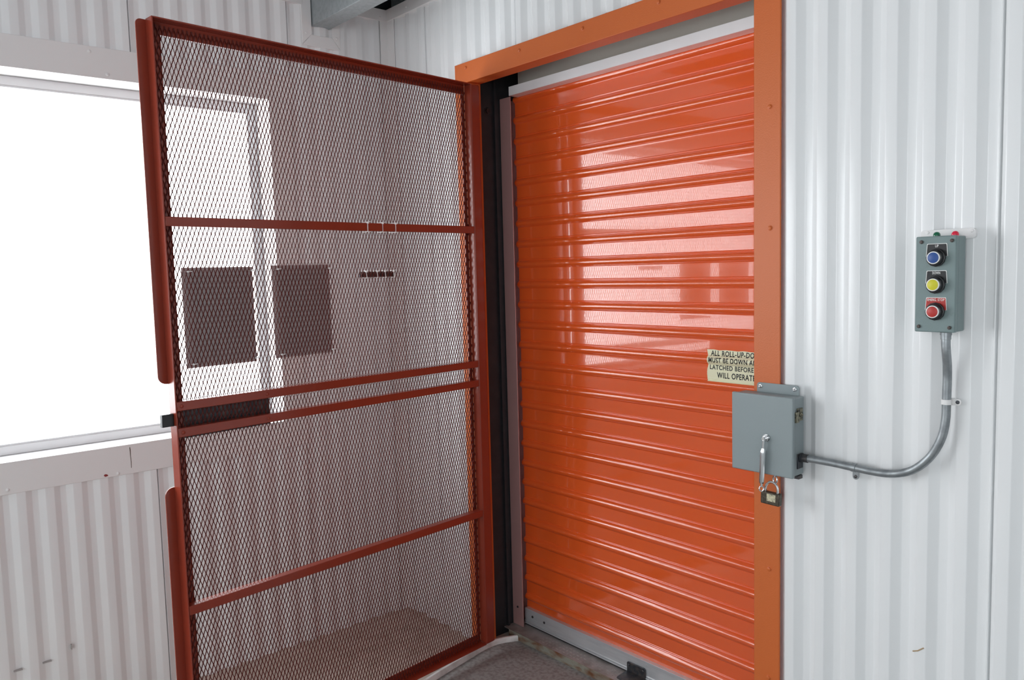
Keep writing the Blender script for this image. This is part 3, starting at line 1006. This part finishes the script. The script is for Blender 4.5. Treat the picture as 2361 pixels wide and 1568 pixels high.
for zb_, mcap, mplate, word, tw_ in ((1.506, M_BLUE, M_BLACK, 'UP', 0.0075), (1.445, M_YEL, M_BLACK, 'DOWN', 0.017), (1.384, M_REDP, M_REDP, 'EMERG. STOP', 0.037)):
    bx = 1.8665
    ol = [(bx - 0.0235, zb_ + 0.003), (bx - 0.0215, zb_ + 0.0305), (bx - 0.0200, zb_ + 0.0320), (bx + 0.0205, zb_ + 0.0320), (bx + 0.0220, zb_ + 0.0305), (bx + 0.0238, zb_ + 0.003)]
    b1 = obj('legend_plate', W(MB().prism(ol, 'y', CY - 0.0012, CY - 0.0001)), M_WHITE, cs, smooth=0)
    il = [(x + (0.0013 if x < bx else -0.0013), z - (0.0013 if z > zb_ + 0.02 else -0.0002)) for x, z in ol]
    b2 = obj('legend_field', W(MB().prism(il, 'y', CY - 0.0016, CY - 0.0012)), mplate, b1, smooth=0)
    tme = text_mesh(word, 1.0, 1.0, 1.1, 'CENTER', 0.015)
    xs = [v.co.x for v in tme.vertices]
    wdt = max(xs) - min(xs)
    k = tw_ / wdt
    for v in tme.vertices:
        v.co = Vector((v.co.x * k, -0.00005 if v.co.z > 0 else 0.0, (v.co.y / 0.73) * 0.0058))
    tme.materials.clear()
    tme.materials.append(M_WHITE)
    to = bpy.data.objects.new('lettering', tme)
    COL.objects.link(to)
    to.parent = b1
    to.location = (bx - wo.x, CY - 0.0018 - wo.y, zb_ + 0.0238 - wo.z)
    bx2 = bx
    bs = obj('button_bezel', W(MB().lathe((bx2, CY - 0.0016, zb_), (0, -1, 0), [(0, 0.0205), (0.006, 0.0205), (0.0065, 0.0185), (0.016, 0.0170), (0.0168, 0.0155)], 12)), M_BLACK, cs)
    obj('button_ring', W(MB().lathe((bx2, CY - 0.0183, zb_), (0, -1, 0), [(0, 0.0142), (0.0022, 0.0142), (0.0026, 0.0136)], 28)), M_WHITE, bs)
    obj('button_cap', W(MB().lathe((bx2, CY - 0.0206, zb_), (0, -1, 0), [(0, 0.0120), (0.0008, 0.0120), (0.0012, 0.0112)], 28)), mcap, bs)

# ================================================================ conduit
cd = empty('conduit', (1.70, -0.015, 0.978))
tag(cd, 'galvanised conduit curving from the control station down to the grey box', 'conduit')
wo = Vector(cd.location)
cp = [(1.879, -0.033, 1.332), (1.879, -0.033, 1.310), (1.8795, -0.031, 1.290), (1.8785, -0.022, 1.262), (1.8765, -0.0145, 1.235), (1.8755, -0.0125, 1.200), (1.875, -0.0125, 1.160),
      (1.874, -0.0125, 1.127), (1.867, -0.0125, 1.087), (1.849, -0.0125, 1.046), (1.824, -0.0125, 1.014), (1.794, -0.0125, 0.991), (1.757, -0.0125, 0.978),
      (1.715, -0.0125, 0.974), (1.655, -0.0125, 0.976), (1.600, -0.0145, 0.979), (1.555, -0.020, 0.981), (1.528, -0.024, 0.982), (1.5145, -0.025, 0.982)]
sm_ = []
for i in range(len(cp) - 1):
    p0 = Vector(cp[max(i - 1, 0)]); p1 = Vector(cp[i]); p2 = Vector(cp[i + 1]); p3 = Vector(cp[min(i + 2, len(cp) - 1)])
    for k in range(4):
        t = k / 4
        sm_.append(0.5 * ((2 * p1) + (-p0 + p2) * t + (2 * p0 - 5 * p1 + 4 * p2 - p3) * t * t + (-p0 + 3 * p1 - 3 * p2 + p3) * t ** 3))
sm_.append(Vector(cp[-1]))
obj('pipe', W(MB().tube(sm_, 0.0098, 18)), M_GALV, cd, smooth=50)
obj('connector', W(MB().lathe((1.879, -0.033, 1.3345), (0, 0, -1), [(0, 0.0125), (0.006, 0.0125), (0.0062, 0.0112), (0.016, 0.0112), (0.0165, 0.0102)], 12)), M_GALV, cd)
obj('connector', W(MB().lathe((1.5152, -0.025, 0.982), (1, 0, 0), [(0, 0.0125), (0.005, 0.0125), (0.0052, 0.0115), (0.020, 0.0115)], 12)), M_DARKM, cd)
# straps
s1 = MB().tube([(1.875, -0.0125, 1.176), (1.875, -0.0125, 1.164)], 0.0112, 18)
s1.box(1.880, 1.886, -0.004, 0.0075, 1.162, 1.178)
s1.prism([(1.884, 1.162)] + [(1.896 + 0.008 * math.cos(a), 1.170 + 0.008 * math.sin(a)) for a in [-math.pi / 2 + k * math.pi / 8 for k in range(9)]] + [(1.884, 1.178)], 'y', -0.0035, -0.0005)
a1 = obj('strap', W(s1), M_TRIM, cd, bevel=0.0003)
obj('screw', W(MB().lathe((1.896, -0.0035, 1.170), (0, -1, 0), [(0, 0.0045), (0.002, 0.004), (0.003, 0.002)], 10)), M_DARKM, a1)
s3 = MB().tube([(1.649, -0.0125, 0.9765), (1.661, -0.0125, 0.9758)], 0.0112, 18)
s3.prism([(1.647, 0.966)] + [(1.655 + 0.008 * math.cos(a), 0.951 + 0.008 * math.sin(a)) for a in [math.pi + k * math.pi / 8 for k in range(9)]] + [(1.663, 0.966)], 'y', -0.0035, -0.0005)
s3.box(1.647, 1.663, -0.0030, 0.0075, 0.964, 0.968)
a2 = obj('strap', W(s3), M_GALV, cd, bevel=0.0003)
obj('screw', W(MB().lathe((1.655, -0.0035, 0.951), (0, -1, 0), [(0, 0.0045), (0.002, 0.004), (0.003, 0.002)], 10)), M_DARKM, a2)
